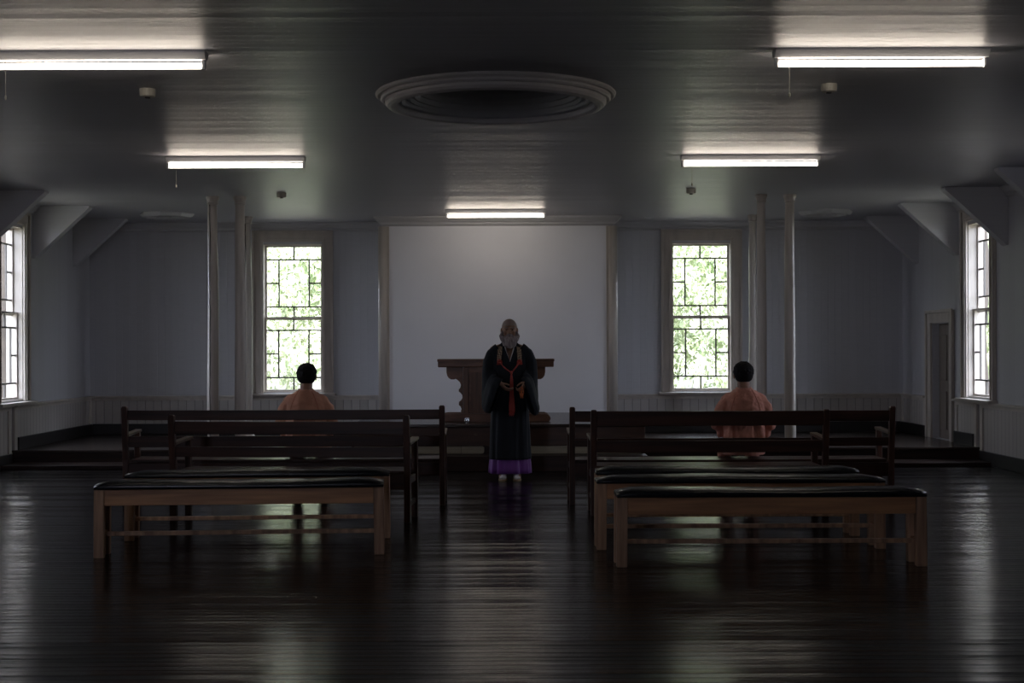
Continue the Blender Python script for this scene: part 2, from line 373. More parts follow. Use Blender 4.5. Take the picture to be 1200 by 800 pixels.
# ---------------------------------------------------------------- columns
def column(x, y, r, label, z0=PLAT, name='column', cap=True, bend=0.0, group='slender painted columns', crack=False):
    c = empty(name, (x, y, z0), label=label, cat='column', group=group, kind='thing')
    h = H - z0; rings = []; n = 20
    for i in range(25):
        t = i / 24; rr = r * (1.0 - 0.32*max(0, t-0.3)**1.3); ox = bend*math.sin(PI*t) + 0.003*math.sin(9*t+x)
        rings.append([(ox + rr*math.cos(2*PI*j/n), rr*math.sin(2*PI*j/n), t*(h-0.005)) for j in range(n)])
    mcol = M_col
    if crack:
        mcol = M_col.copy(); nt = mcol.node_tree; p = nt.nodes['Principled BSDF']; tc = nt.nodes.new('ShaderNodeTexCoord'); sx = nt.nodes.new('ShaderNodeSeparateXYZ')
        nt.links.new(tc.outputs['Object'], sx.inputs[0])
        nz = nt.nodes.new('ShaderNodeTexNoise'); nz.noise_dimensions = '1D'; nz.inputs['Scale'].default_value = 2.2; nt.links.new(sx.outputs[2], nz.inputs['W'])
        a = nt.nodes.new('ShaderNodeMath'); a.operation = 'MULTIPLY_ADD'; nt.links.new(nz.outputs[0], a.inputs[0]); a.inputs[1].default_value = 0.03; nt.links.new(sx.outputs[0], a.inputs[2])
        b = nt.nodes.new('ShaderNodeMath'); b.operation = 'ADD'; nt.links.new(a.outputs[0], b.inputs[0]); b.inputs[1].default_value = 0.008
        c2 = nt.nodes.new('ShaderNodeMath'); c2.operation = 'ABSOLUTE'; nt.links.new(b.outputs[0], c2.inputs[0])
        d = nt.nodes.new('ShaderNodeMath'); d.operation = 'LESS_THAN'; nt.links.new(c2.outputs[0], d.inputs[0]); d.inputs[1].default_value = 0.0055
        mx = nt.nodes.new('ShaderNodeMix'); mx.data_type = 'RGBA'; nt.links.new(d.outputs[0], mx.inputs[0])
        nt.links.new(p.inputs['Base Color'].links[0].from_socket, mx.inputs[6]); mx.inputs[7].default_value = (0.03, 0.025, 0.02, 1)
        nt.links.new(mx.outputs[2], p.inputs['Base Color'])
    MB().loft(rings).build('shaft', mcol, c, smooth=True)
    if cap:
        R = r*0.85
        MB().lathe([(R, h-0.10), (R+0.012, h-0.09), (R+0.004, h-0.075), (R+0.008, h-0.055), (R+0.016, h-0.035), (R+0.02, h-0.03), (R+0.02, h-0.001)], n=24, cap0=True, cap1=True).build('capital', M_col, c, smooth=False)
    MB().lathe([(r+0.03, 0), (r+0.03, 0.03), (r+0.012, 0.05), (r+0.002, 0.07)], n=24, cap0=True, cap1=True).build('base', M_col, c)
    return c
column(-3.40, 16.85, 0.068, 'cracked painted column, leftmost of the columns in the room', crack=True)
column(-3.075, 16.85, 0.068, 'painted column second from the left, its capital close to the left back window', bend=0.0)
column(-3.44, 19.4, 0.062, 'painted column overlapping the left back window casing, farthest of the left three', crack=True)
column(3.44, 16.85, 0.066, 'painted column standing farthest right of all the columns', bend=-0.008)
column(3.10, 16.85, 0.060, 'painted column behind the right seated man, middle of the right three')
column(3.45, 19.4, 0.056, 'thin painted column just right of the right back window, farthest of the right three')
for x, lb in ((BX0, 'engaged column on the left edge of the white centre panel'), (BX1, 'engaged column on the right edge of the white centre panel')):
    c = empty('pilaster', (x, BY, PLAT), label=lb, cat='column', group='engaged columns of the centre panel', kind='thing')
    s = -1 if x < 0 else 1
    MB().lathe([(0.062, 0), (0.062, H-PLAT-0.135)], n=24, cap0=True, cap1=True).build('shaft', M_col, c, smooth=True).location.x = s*0.005
    MB().box(-0.085 if s > 0 else 0.045, -0.045 if s > 0 else 0.085, -0.02, 0.03, 0, H-PLAT-0.135).build('edge_strip', M_trim, c)

# ---------------------------------------------------------------- wall braces under the ceiling
def brace(xw, sgn, y, label):
    z0 = H - 0.66; t = 0.15; L_ = 0.72
    b = MB().extrude([(xw, H-0.001), (xw + sgn*L_, H-0.001), (xw + sgn*L_, H-0.025), (xw + sgn*0.02, z0), (xw, z0)], 1, 0, t)
    o = b.build('ceiling_brace', M_wall_y, loc=(0, y, 0), bevel=0.004)
    tag(o, label, 'brace', 'triangular boards bracing wall and ceiling', 'thing')
names = ['nearest the far corner', 'second from the far corner', 'third from the far corner', 'fourth from the far corner']
for k, yy in enumerate((19.55, 17.85, 16.1, 14.35)):
    brace(XR, -1, yy, 'white triangular brace on the right wall, ' + names[k])
    brace(XL, 1, yy, 'white triangular brace on the left wall, ' + names[k])

# ---------------------------------------------------------------- wainscot, rails, baseboards
def wains_back(n, x0, x1, side):
    r = empty('trim_%d' % n, label='%s part of the panelled wainscot on the back wall' % side, cat='wainscot', kind='structure')
    MB().box(x0, x1, YB-0.02, YB-0.001, PLAT, RAIL).build('panel', M_wains_x, r)
    MB().box(x0, x1, YB-0.07, YB-0.001, RAIL-0.015, RAIL+0.012).build('rail', M_trim, r, bevel=0.004)
    MB().box(x0, x1, YB-0.035, YB-0.021, RAIL-0.055, RAIL-0.016).build('under_rail', M_trim, r, bevel=0.003)
wains_back(6, XL+0.03, BX0+0.05, 'left'); wains_back(7, BX1-0.05, XR-0.03, 'right')
def wains_side(n, xw, s, segs, side):
    r = empty('trim_%d' % n, label='panelled wainscot along the %s wall' % side, cat='wainscot', kind='structure')
    for y0, y1, z0 in segs:
        a, b = sorted((xw, xw + s*0.02)); MB().box(a, b, y0, y1, z0, RAIL).build('panel', M_wains_y, r)
        a, b = sorted((xw, xw + s*0.07)); MB().box(a, b, y0, y1, RAIL-0.015, RAIL+0.012).build('rail', M_trim, r, bevel=0.004)
        a, b = sorted((xw + s*0.021, xw + s*0.035)); MB().box(a, b, y0, y1, RAIL-0.055, RAIL-0.016).build('under_rail', M_trim, r)
        for yy in (y0, y1-0.09): MB().box(a, b, yy, yy+0.09, z0, RAIL-0.056).build('stile', M_trim, r)
wains_side(8, XL, 1, [(YF, 13.2, 0), (13.2, 16.98, 0), (17.1, YB-0.03, PLAT)], 'left')
wains_side(9, XR, -1, [(YF, 13.2, 0), (13.2, 16.98, 0), (17.1, 17.93, PLAT), (19.16, YB-0.03, PLAT)], 'right')
def bb(name, x0, x1, y0, y1, z0, z1, label):
    tag(MB().box(x0, x1, y0, y1, z0, z1).build(name, M_base, bevel=0.006), label, 'baseboard', kind='structure')
bb('baseboard_back', XL+0.05, BX0, YB-0.055, YB-0.021, PLAT, PLAT+0.15, 'black baseboard under the left back window')
bb('baseboard_back_right', BX1, XR-0.05, YB-0.055, YB-0.021, PLAT, PLAT+0.15, 'black baseboard under the right back window')
bb('baseboard_left', XL+0.021, XL+0.05, YF, YP-0.13, 0, 0.16, 'black baseboard along the left wall on the main floor')
bb('baseboard_left_platform', XL+0.021, XL+0.05, YP+0.1, YB-0.05, PLAT, PLAT+0.15, 'black baseboard along the left wall on the platform')
bb('baseboard_right', XR-0.05, XR-0.021, YF, YP-0.13, 0, 0.16, 'black baseboard along the right wall on the main floor')
bb('baseboard_right_platform', XR-0.05, XR-0.021, YP+0.1, 17.93, PLAT, PLAT+0.15, 'black baseboard between the doorway and the platform edge')
bb('baseboard_right_corner', XR-0.05, XR-0.021, 19.16, YB-0.05, PLAT, PLAT+0.15, 'black baseboard between the doorway and the far corner')

# low platform across the back (two wings either side of the stage)
SX0, SX1, SY = -1.72, 1.67, 16.4
SZ = 0.52
for n, a, b, side in (('platform_left', XL+0.001, SX0-0.001, 'left'), ('platform_right', SX1+0.001, XR-0.001, 'right')):
    p = empty(n, (0, 0, 0), label='low dark platform across the %s back of the room' % side, cat='platform', kind='structure')
    MB().box(a, b, YP-0.02, YB, PLAT-0.03, PLAT).build('platform_top', M_stagetop, p, bevel=0.006)
    MB().box(a, b, YP, YB, 0, PLAT-0.03).build('riser', M_dark, p)
    MB().box(a, b, 16.55, YP, 0, 0.045).build('kick_step', M_dark, p, bevel=0.006)

# ---------------------------------------------------------------- stage
st = empty('stage', (0, SY, 0), label='raised dark wooden stage with pale boards set into its front, behind the standing monk', cat='stage')
def L(y): return y - SY
MB().box(SX0, SX1, L(SY)-0.03, L(BY)-0.095, SZ-0.035, SZ).build('stage_top', M_stagetop, st, bevel=0.006)
MB().box(SX0, SX1, L(SY), L(BY)-0.1, 0.27, SZ-0.035).build('fascia', M_stage, st, bevel=0.004)
MB().box(SX0, SX1, L(SY)+0.06, L(BY)-0.1, 0, 0.27).build('back_board', M_dark, st)
MB().box(SX0, SX1, L(SY)-0.32, L(SY)+0.055, 0.0, 0.175).build('lower_step', M_dark, st, bevel=0.006)
def pale(x0, x1, rl, rr):
    z0, z1 = 0.178, 0.268; pts = []
    r = 0.03
    def corner(cx, cz, a0):
        return [(cx + r*math.cos(a0 + k*PI/8), cz + r*math.sin(a0 + k*PI/8)) for k in range(5)]
    pts += corner(x0+r, z0+r, PI) if rl else [(x0, z0)]
    pts += corner(x1-r, z0+r, 1.5*PI) if rr else [(x1, z0)]
    pts += corner(x1-r, z1-r, 0) if rr else [(x1, z1)]
    pts += corner(x0+r, z1-r, PI/2) if rl else [(x0, z1)]
    return MB().extrude(pts, 1, 0.02, 0.055).build('pale_board', M_pale, st, bevel=0.003)
xa = px(567, 0, SY)[0]; xb = px(609, 0, SY)[0]; xm = px(540, 0, SY)[0]
pale(SX0+0.02, xm-0.002, True, False); pale(xm+0.002, xa, False, True); pale(xb, SX1-0.02, True, True)
MB().box(xa+0.01, xb-0.01, L(SY)-0.001+0.02, L(SY)+0.055, 0.178, 0.268).build('centre_block', M_dark, st)

# ---------------------------------------------------------------- windows
def rect_frame(b, x0, x1, z0, z1, w_, y0, y1):
    b.box(x0, x1, y0, y1, z1-w_, z1); b.box(x0, x1, y0, y1, z0, z0+w_)
    b.box(x0, x0+w_, y0, y1, z0+w_, z1-w_); b.box(x1-w_, x1, y0, y1, z0+w_, z1-w_)
def u_frame(b, x0, x1, z0, z1, w_, y0, y1):
    b.box(x0, x1, y0, y1, z1-w_, z1); b.box(x0, x0+w_, y0, y1, z0, z1-w_); b.box(x1-w_, x1, y0, y1, z0, z1-w_)
def make_window(name, label, loc, rz):
    """local: centre at x=0, room side towards -y, wall face at y=0"""
    r = empty(name, loc, rz, label=label, cat='window', kind='structure')
    # casing: two stepped boards round the opening
    b = MB(); u_frame(b, -0.58, 0.58, WZ0-0.012, WZ1+0.19, 0.16, -0.03, -0.001); b.build('casing', M_trim, r, bevel=0.004)
    b = MB(); u_frame(b, -0.58, 0.58, WZ0-0.012, WZ1+0.19, 0.035, -0.055, -0.031); b.build('outer_bead', M_trim, r, bevel=0.006)
    b = MB(); u_frame(b, -0.465, 0.465, WZ0-0.012, WZ1+0.08, 0.022, -0.045, -0.031); b.build('inner_bead', M_trim, r, bevel=0.004)
    b = MB(); rect_frame(b, -WW/2, WW/2, WZ0, WZ1, 0.012, 0.0, 0.2); b.build('jamb', M_trim, r)
    MB().box(-0.62, 0.62, -0.12, -0.001, WZ0-0.05, WZ0-0.015).build('sill', M_trim, r, bevel=0.006)
    zm = 1.838
    def sash(z0, z1, y, nm, gx, rows, lower):
        b = MB(); rect_frame(b, -0.413, 0.413, z0, z1, 0.026, y, y+0.04); b.build(nm, M_trim, r, bevel=0.003)
        g = MB(); t = 0.0105
        x0, x1, a, c = -0.387, 0.387, z0+0.026, z1-0.026
        hgt = c - a
        def Z(f): return c - f*hgt
        def hb(f, xa_, xb_): g.box(xa_, xb_, y+0.012, y+0.032, Z(f)-t, Z(f)+t)
        def vb(x, f0, f1): g.box(x-t, x+t, y+0.012, y+0.032, Z(f1), Z(f0))
        hb(rows[0], x0, x1); hb(rows[1], x0, x1)
        v1 = -0.217; v2 = 0.217
        vb(0, 0, rows[0]); vb(0, rows[1], 1); vb(v1, rows[0], rows[1]); vb(v2, rows[0], rows[1])
        mid = (rows[0]+rows[1])/2
        hb(mid, x0, v1); hb(mid, v2, x1)
        g.build('muntins', M_ext if False else M_munt, r)
        MB().box(x0-0.01, x1+0.01, y+0.020, y+0.024, a-0.01, c+0.01).build('glass_pane', M_glass, r)
    sash(1.815, WZ1-0.012, 0.11, 'upper_sash', None, (0.175, 0.84), False)
    sash(WZ0+0.012, 1.86, 0.06, 'lower_sash', None, (0.165, 0.832), True)
    return r
M_munt = mat('muntin_paint', (0.13, 0.12, 0.11), 0.5)
make_window('window_1', 'tall leaded sash window left of the white centre panel', (-2.962, YB, 0), 0)
make_window('window_2', 'tall leaded sash window right of the white centre panel', (2.882, YB, 0), 0)
make_window('window_3', 'tall sash window at the left edge, in the left wall', (XL, WY, 0), PI/2)
make_window('window_4', 'tall narrow looking sash window in the right wall', (XR, WY, 0), -PI/2)
# light-guiding portals in the openings
def portal(loc, rot, sx, sz):
    l = bpy.data.lights.new('portal', 'AREA'); l.shape = 'RECTANGLE'; l.size = sx; l.size_y = sz; l.cycles.is_portal = True
    o = bpy.data.objects.new('portal', l); C.objects.link(o); o.location = loc; o.rotation_euler = rot
zc = (WZ0+WZ1)/2
for x in (-2.962, 2.882): portal((x, YB+0.25, zc), (-PI/2, 0, 0), WW, WZ1-WZ0)
for x in (-3.0,): portal((x, YF-0.25, zc), (PI/2, 0, 0), 1.0, WZ1-WZ0)
for yy in (WY, 12.5):
    portal((XL-0.25, yy, zc), (0, -PI/2, 0), WZ1-WZ0, WW+0.1)
    portal((XR+0.25, yy, zc), (0, PI/2, 0), WZ1-WZ0, WW+0.1)

# ---------------------------------------------------------------- door in the right wall
d = empty('door_1', (XR, 18.56, PLAT), label='low brown door with a cream casing in the right wall', cat='door', kind='structure')
hz = 1.70 - PLAT
b = MB(); b.box(-0.03, -0.001, -0.54, -0.39, 0, hz+0.16); b.box(-0.03, -0.001, 0.39, 0.54, 0, hz+0.16); b.box(-0.03, -0.001, -0.39, 0.39, hz+0.01, hz+0.16); b.build('casing', M_trim, d, bevel=0.004)
b = MB(); b.box(-0.055, -0.031, -0.56, -0.52, 0, hz+0.18); b.box(-0.055, -0.031, 0.52, 0.56, 0, hz+0.18); b.box(-0.055, -0.031, -0.52, 0.52, hz+0.14, hz+0.18); b.build('outer_bead', M_trim, d, bevel=0.005)
b = MB(); b.box(0.09, 0.13, -0.379, 0.379, 0.0, hz); b.build('door_leaf', M_door, d)
for z0, z1 in ((0.12, 0.62), (0.76, 1.36)):
    for y0, y1 in ((-0.30, -0.05), (0.05, 0.30)):
        MB().box(0.075, 0.0895, y0, y1, z0, z1).build('door_panel', M_door, d, bevel=0.01)
#MB().ell((0.06, 0.31, 0.72), (0.025, 0.025, 0.025)).build('knob', M_dark, d, smooth=True)

# ================================================================ OUTSIDE
tag(MB().box(-60, 60, -30, 80, -0.6, -0.5).build('ground', M_grass), 'grass outside the windows', 'ground', kind='structure')
hill = MB()
nx, ny = 30, 10
hill.loft([[(-45 + 90*i/nx, 27 + 3.0*j, -0.5 + 0.02*j*j*3 + 1.0*j + 0.3*math.sin(i*1.7+j)) for i in range(nx+1)] for j in range(ny+1)], False, False, closed=False)
tag(hill.build('hillside', M_grass, smooth=True), 'green hillside seen through the windows', 'hillside', kind='structure')
fo = MB(); rnd = random.Random(3)
def leaf_clump(cx, cy, cz, rx, ry, rz, n):
    for _ in range(n):
        u = rnd.uniform(-1, 1); t = rnd.uniform(0, 2*PI); q = math.sqrt(1-u*u); k = rnd.uniform(0.72, 1.05)
        p = Vector((cx + rx*k*q*math.cos(t), cy + ry*k*q*math.sin(t), cz + rz*k*u))
        if p.z < -0.4: continue
        s = rnd.uniform(0.05, 0.10); e = Euler((rnd.uniform(0, 6), rnd.uniform(0, 6), rnd.uniform(0, 6))).to_matrix()
        fo.add([p + e @ Vector(v)*s for v in ((-1, 0, 0), (0, -0.5, 0.1), (1, 0, 0), (0, 0.5, 0.1))], [(0, 1, 2, 3)])
for i in range(46):
    x = -15 + 30*i/45 + rnd.uniform(-0.5, 0.5)
    leaf_clump(x, rnd.uniform(27.0, 29.5), rnd.uniform(0.2, 3.4), rnd.uniform(0.9, 1.5), 0.9, rnd.uniform(0.9, 1.5), 1500)
tag(fo.build('foliage', M_leaf), 'sunlit green leaves outside the windows', 'foliage', kind='stuff')

def trunk(x, y, rad, label):  # added trunk, stands in for the dark shape seen through a side window
    r = empty('standin_tree', (x, y, -0.52), label=label, cat='standin_tree')
    pts = [(0.03*math.sin(k*1.3), 0.03*math.cos(k*1.7), 0.55*k) for k in range(11)]
    MB().tube(pts, [rad*(1.15-0.05*k) for k in range(11)], 12).build('trunk', M_bark, r, smooth=True)
    for k in range(3):
        p = Vector(pts[6+k]); MB().tube([p, p + Vector((0.3*(-1)**k, 0.1, 0.35)), p + Vector((0.6*(-1)**k, 0.2, 0.9))], [rad*0.4, rad*0.28, rad*0.1], 8).build('branch', M_bark, r, smooth=True)
trunk(8.15, 24.0, 0.09, 'slim dark trunk standing in for the dark shape outside the window in the right wall')
trunk(-8.40, 24.0, 0.10, 'slim dark trunk standing in for the dark shape outside the window at the left edge')

# ================================================================ CEILING LIGHTS
def light_fixture(x, y, label, cord=None):
    r = empty('fluorescent_light', (x, y, H), label=label, cat='ceiling light', group='fluorescent tube lights on the ceiling')
    hl = 0.655
    prof = [(-0.065, -0.001), (0.065, -0.001), (0.062, -0.014), (0.028, -0.052), (-0.028, -0.052), (-0.062, -0.014)]
    MB().extrude(prof, 0, -hl, hl).build('housing', M_metal, r, bevel=0.002)
    for s in (-1, 1):
        MB().box(min(s*0.628, s*0.650), max(s*0.628, s*0.650), -0.014, 0.014, -0.112, -0.052).build('socket', M_metal, r, bevel=0.004)
    MB().tube([(-0.622, 0, -0.086), (0.622, 0, -0.086)], 0.019, 16).build('tube', M_tube, r, smooth=True)
    if cord is not None:
        MB().tube([(cord, -0.03, -0.05), (cord, -0.03, -0.27)], 0.0016, 6).build('pull_cord', M_cordm, r)
        MB().lathe([(0.002, 0), (0.006, -0.006), (0.006, -0.02), (0.002, -0.028)], c=(cord, -0.03, -0.268), n=10, cap0=True, cap1=True).build('cord_pull', M_cordm, r)
    return r
light_fixture(2.335, 8.70, 'lit fluorescent tube light, near right with a pull cord', -0.565)
light_fixture(-2.444, 8.70, 'lit fluorescent tube light, near left, cut by the photo edge', -0.565)
light_fixture(2.365, 13.40, 'lit fluorescent tube light, middle row right with a pull cord', -0.555)
light_fixture(-2.484, 13.40, 'lit fluorescent tube light, middle row left with a pull cord', -0.555)
light_fixture(-0.05, 18.50, 'lit fluorescent tube light in front of the white centre panel, without a cord')

def alarm(x, y, label, s=1.0):
    r = empty('fire_alarm', (x, y, H), label=label, cat='smoke detector', group='small alarm boxes on the ceiling')
    MB().lathe([(0.055, 0), (0.055, -0.03), (0.052, -0.05), (0.035, -0.056)], n=20, cap1=True, cap0=True).build('body', M_plast, r, smooth=False)
    MB().lathe([(0.02, -0.056), (0.018, -0.064)], n=16, cap0=True, cap1=True).build('sensor', M_shoe, r)
for (pxx, pyy, nm) in ((174, 105, 'near left, behind the near left tube light'), (972.5, 102, 'near right, behind the near right tube light'),
                 (330.5, 227, 'far left, above the left window'), (810.5, 224, 'far right, above the right window')):
    dd = 1.83 * F / (410 - pyy + 2)
    alarm(px(pxx, 0, dd)[0], dd, 'small round alarm on the ceiling, ' + nm)

# ================================================================ ALTAR TABLE
TD = 17.0; TX = px(581, 0, TD)[0]
al = empty('altar_table', (TX, TD, SZ), label='carved wooden altar table on the stage behind the monk', cat='table')
def tz(py): return EYE - (py - CY)*TD/F - SZ
sc = TD / F
MB().box(-0.693, 0.693, -0.01, 0.46, tz(430)-0.0, tz(421)).build('table_top', M_altar, al, bevel=0.01)
MB().box(-0.70, 0.70, -0.02, 0.47, tz(423)-0.005, tz(421)+0.006).build('top_edge', M_altar, al, bevel=0.005)
bp = [(188, 132), (102, 132), (102, 160), (106, 178), (114, 190), (126, 197), (142, 197), (150, 194), (160, 200), (172, 212), (177, 226), (174, 240), (166, 250), (166, 260), (176, 268),
      (184, 280), (185, 294), (178, 306), (167, 314), (166, 330), (176, 340), (180, 352), (176, 364), (186, 374), (188, 376)]
for s in (-1, 1):
    poly = []
    for a, c in bp:
        X = (500 + a/4.445 - 581) * sc; Z = tz(400 + c/4.445)
        poly.append((X if s < 0 else -X, Z))
    MB().extrude(poly, 1, 0.03, 0.09).build('carved_bracket', M_altar, al, bevel=0.004)
    x0 = -0.392 if s < 0 else 0.33
    MB().box(x0, x0+0.062, 0.0, 0.44, tz(486), tz(430.2)).build('post', M_altarp, al, bevel=0.006)
MB().box(-0.329, 0.329, 0.03, 0.42, tz(486), tz(430.2)).build('cabinet_body', M_altarp, al)
for k in range(4):
    a = -0.325 + k*0.1635
    MB().box(a+0.004, a+0.025, 0.012, 0.0295, tz(484), tz(432)).build('panel_stile', M_altar, al, bevel=0.003)
MB().box(-0.329, 0.329, 0.015, 0.029, tz(436), tz(430.5)).build('panel_rail', M_altar, al)
foot = [(-0.62, 0.0), (0.635, 0.0), (0.655, 0.03), (0.65, 0.06), (0.625, 0.085), (0.59, 0.095), (-0.59, 0.095), (-0.64, 0.085), (-0.655, 0.04)]
MB().extrude(foot, 1, -0.03, 0.03).build('foot_rail', M_altar, al, bevel=0.006)
MB().extrude(foot, 1, 0.40, 0.46).build('foot_rail', M_altar, al, bevel=0.006)
lump = MB().ell((0, 0, 0.028), (0.033, 0.03, 0.028), nu=12, nv=8)
rl = random.Random(5)
lump.v = [(x + rl.uniform(-0.006, 0.006), y + rl.uniform(-0.006, 0.006), max(0, z + rl.uniform(-0.006, 0.006))) for x, y, z in lump.v]
o = lump.build('foil_ball', M_foil, loc=(px(547, 0, 16.9)[0], 16.88, SZ)); tag(o, 'small crumpled silvery ball on the stage edge below the altar table', 'foil ball')
o = MB().box(-0.02, 0.02, -0.012, 0.012, 0, 0.004).build('latch_plate', M_worn, st); o.location = (px(557, 0, SY)[0], -0.004, 0.40); o.rotation_euler = (PI/2, 0, 0)

# ================================================================ BENCHES
def jitter_board(b, x0, x1, y0, y1, z0, z1, sag=0.0, rnd_=0.0, n=10, seed=1):
    rr = random.Random(seed); rings = []
    for i in range(n+1):
        t = i/n; x = x0 + (x1-x0)*t; dz = -sag*math.sin(PI*t) + rr.uniform(-rnd_, rnd_); dy = rr.uniform(-rnd_, rnd_)
        rings.append([(x, y0+dy, z0+dz), (x, y1+dy, z0+dz), (x, y1+dy, z1+dz), (x, y0+dy, z1+dz)])
    b.loft(rings); return b
def pew(x, y, rz, Lh, label, top=0.875, s1=(0.755, 0.85), s2=(0.525, 0.62), seat=0.41, seed=1):
    """slatted bench; faces +y, root under the middle of the rear posts"""
    r = empty('slatted_bench', (x, y, 0), rz, label=label, cat='bench', group='dark slatted benches with backs and arms')
    h = Lh/2
    lean = lambda z: -0.05*max(0, (z-seat))/(top-seat)
    for s in (-1, 1):
        xo = s*h; xi = s*(h-0.05); a, c = min(xo, xi), max(xo, xi)
        b = MB(); zz = [0, seat, top-0.02]; rings = []
        for z in (0, 0.2, seat, 0.6, top-0.012, top):
            q = 0.008 if z == top else 0; o_ = lean(z); w2 = 0.0 if z > 0.1 else 0.004
            rings.append([(a+q, o_+q, z), (c-q, o_+q, z), (c-q, o_+0.055-q, z), (a+q, o_+0.055-q, z)])
        b.loft(rings).build('rear_post', M_bpost, r, bevel=0.004)
        MB().box(a, c, 0.40, 0.455, 0, 0.635).build('front_leg', M_bpost, r, bevel=0.005)
        MB().hexa([(a-0.006, 0.0, 0.615), (c+0.006, 0.0, 0.615), (c+0.006, 0.47, 0.636), (a-0.006, 0.47, 0.636)],
                  [(a-0.006, 0.0, 0.64), (c+0.006, 0.0, 0.64), (c+0.006, 0.47, 0.661), (a-0.006, 0.47, 0.661)]).build('armrest', M_worn, r, bevel=0.005)
        MB().box(a+0.012, c-0.012, 0.056, 0.399, 0.30, 0.36).build('side_rail', M_bdark, r, bevel=0.003)
        MB().box(a+0.012, c-0.012, 0.056, 0.399, 0.12, 0.16).build('side_rail', M_bdark, r, bevel=0.003)
    for k, (z0, z1) in enumerate((s1, s2)):
        jitter_board(MB(), -h+0.05, h-0.05, lean((z0+z1)/2)+0.02, lean((z0+z1)/2)+0.045, z0, z1, 0.002, 0.0012, 12, seed+k).build('back_slat', M_bdark, r, bevel=0.004)
    for k in range(3):
        y0 = 0.057 + k*0.135
        jitter_board(MB(), -h+0.0505, h-0.0505, y0, y0+0.128, seat-0.025, seat, 0.003, 0.0008, 12, seed+5+k).build('seat_board', M_bdark, r, bevel=0.004)
    MB().box(-h+0.05, h-0.05, 0.012, 0.037, seat-0.15, seat-0.028).build('rear_apron', M_bdark, r, bevel=0.003)
    MB().box(-h+0.05, h-0.05, 0.42, 0.444, seat-0.12, seat-0.028).build('front_apron', M_bdark, r, bevel=0.003)
    return r
pew(-1.92, 12.60, 0, 2.858, 'long dark slatted bench the left man sits on, nearer bench in front of it', top=0.887, s1=(0.764, 0.851), seed=2)
pew(-1.700, 11.42, math.radians(-5), 1.965, 'short dark slatted bench on the left, between the long bench and the padded benches', top=0.86, s1=(0.705, 0.807), s2=(0.52, 0.602), seed=9)
pew(2.052, 12.60, 0, 2.88, 'long dark slatted bench the right man sits on, reaching farthest right', top=0.868, s1=(0.735, 0.83), s2=(0.515, 0.59), seat=0.395, seed=15)
pew(1.730, 11.75, 0, 1.967, 'short dark slatted bench on the right with a wide top slat', top=0.878, s1=(0.745, 0.865), s2=(0.523, 0.622), seed=21)

def padded(x, y, rz, Lh, label, seed=1, hgt=0.50):
    """padded bench; root under its middle; front towards -y"""
    r = empty('padded_bench', (x, y, 0), rz, label=label, cat='bench', group='oak benches with black padded tops')
    h = Lh/2; yf = -0.125; yr = 0.065; lw = 0.068; ld = 0.06; za = hgt-0.045
    rr = random.Random(seed)
    for s in (-1, 1):
        for y0 in (yf, yr):
            xo = s*h; xi = s*(h-lw); a, c = min(xo, xi), max(xo, xi); sp = s*0.004
            MB().hexa([(a+sp, y0, 0), (c+sp, y0, 0), (c+sp, y0+ld, 0), (a+sp, y0+ld, 0)],
                      [(a, y0, za), (c, y0, za), (c, y0+ld, za), (a, y0+ld, za)]).build('leg', M_oakleg, r, bevel=0.006)
        a, c = sorted((s*(h-0.05), s*(h-0.02)))
        MB().box(a, c, yf+ld, yr, 0.13, 0.17).build('end_rail', M_oak, r, bevel=0.003)
        MB().box(a, c, yf+ld, yr, za-0.105, za-0.004).build('end_apron', M_oak, r, bevel=0.003)
    jitter_board(MB(), -h+lw+0.0005, h-lw-0.0005, yf+0.004, yf+0.029, za-0.107, za-0.002, 0.0, 0.0006, 8, seed).build('front_apron', M_oak, r, bevel=0.004)
    jitter_board(MB(), -h+lw+0.0005, h-lw-0.0005, yr+0.031, yr+0.056, za-0.107, za-0.002, 0.0, 0.0006, 8, seed+1).build('rear_apron', M_oak, r, bevel=0.004)
    MB().box(-h+0.051, h-0.051, -0.022, 0.018, 0.135, 0.163).build('stretcher', M_oakleg, r, bevel=0.005)
    # cushion: rounded, slightly uneven vinyl pad
    rings = []; n = 40
    for i in range(n+1):
        t = i/n; x_ = -h-0.0 + 2*h*t
        e = min(1.0, math.sin(PI*min(max(t, 0.0), 1.0))*9 + 0.0)
        e = 0.45 + 0.55*min(1.0, min(t, 1-t)*n/2.2)
        zt = za + 0.012 + 0.036*e + 0.004*math.sin(7*t+seed) + rr.uniform(-0.0015, 0.0015)
        y0 = yf - 0.012*e; y1 = yr + ld + 0.012*e; zb = za + 0.0005
        rings.append([(x_, y0+0.006, zb), (x_, y0-0.002, zb+0.016), (x_, y0+0.004, zt-0.014), (x_, y0+0.024, zt-0.002), (x_, (y0+y1)/2, zt+0.003),
                      (x_, y1-0.024, zt-0.002), (x_, y1-0.004, zt-0.014), (x_, y1+0.002, zb+0.016), (x_, y1-0.006, zb)])
    MB().loft(rings).build('cushion', M_vinyl, r, smooth=True)
    return r
padded(-1.752, 9.50+0.125, math.radians(4.0), 1.917, 'padded oak bench nearest on the left, in front', 1)
padded(-1.774, 10.34+0.125, math.radians(3.6), 1.911, 'padded oak bench on the left, just behind the nearest one', 4)
padded(1.712, 8.97+0.125, 0, 1.955, 'padded oak bench nearest on the right, the closest of all', 7, 0.485)
padded(1.650, 9.75+0.125, 0, 1.977, 'padded oak bench on the right, middle of the three in a row', 11)
padded(1.666, 10.42+0.125, 0, 1.925, 'padded oak bench on the right, rearmost of the three in a row', 13)

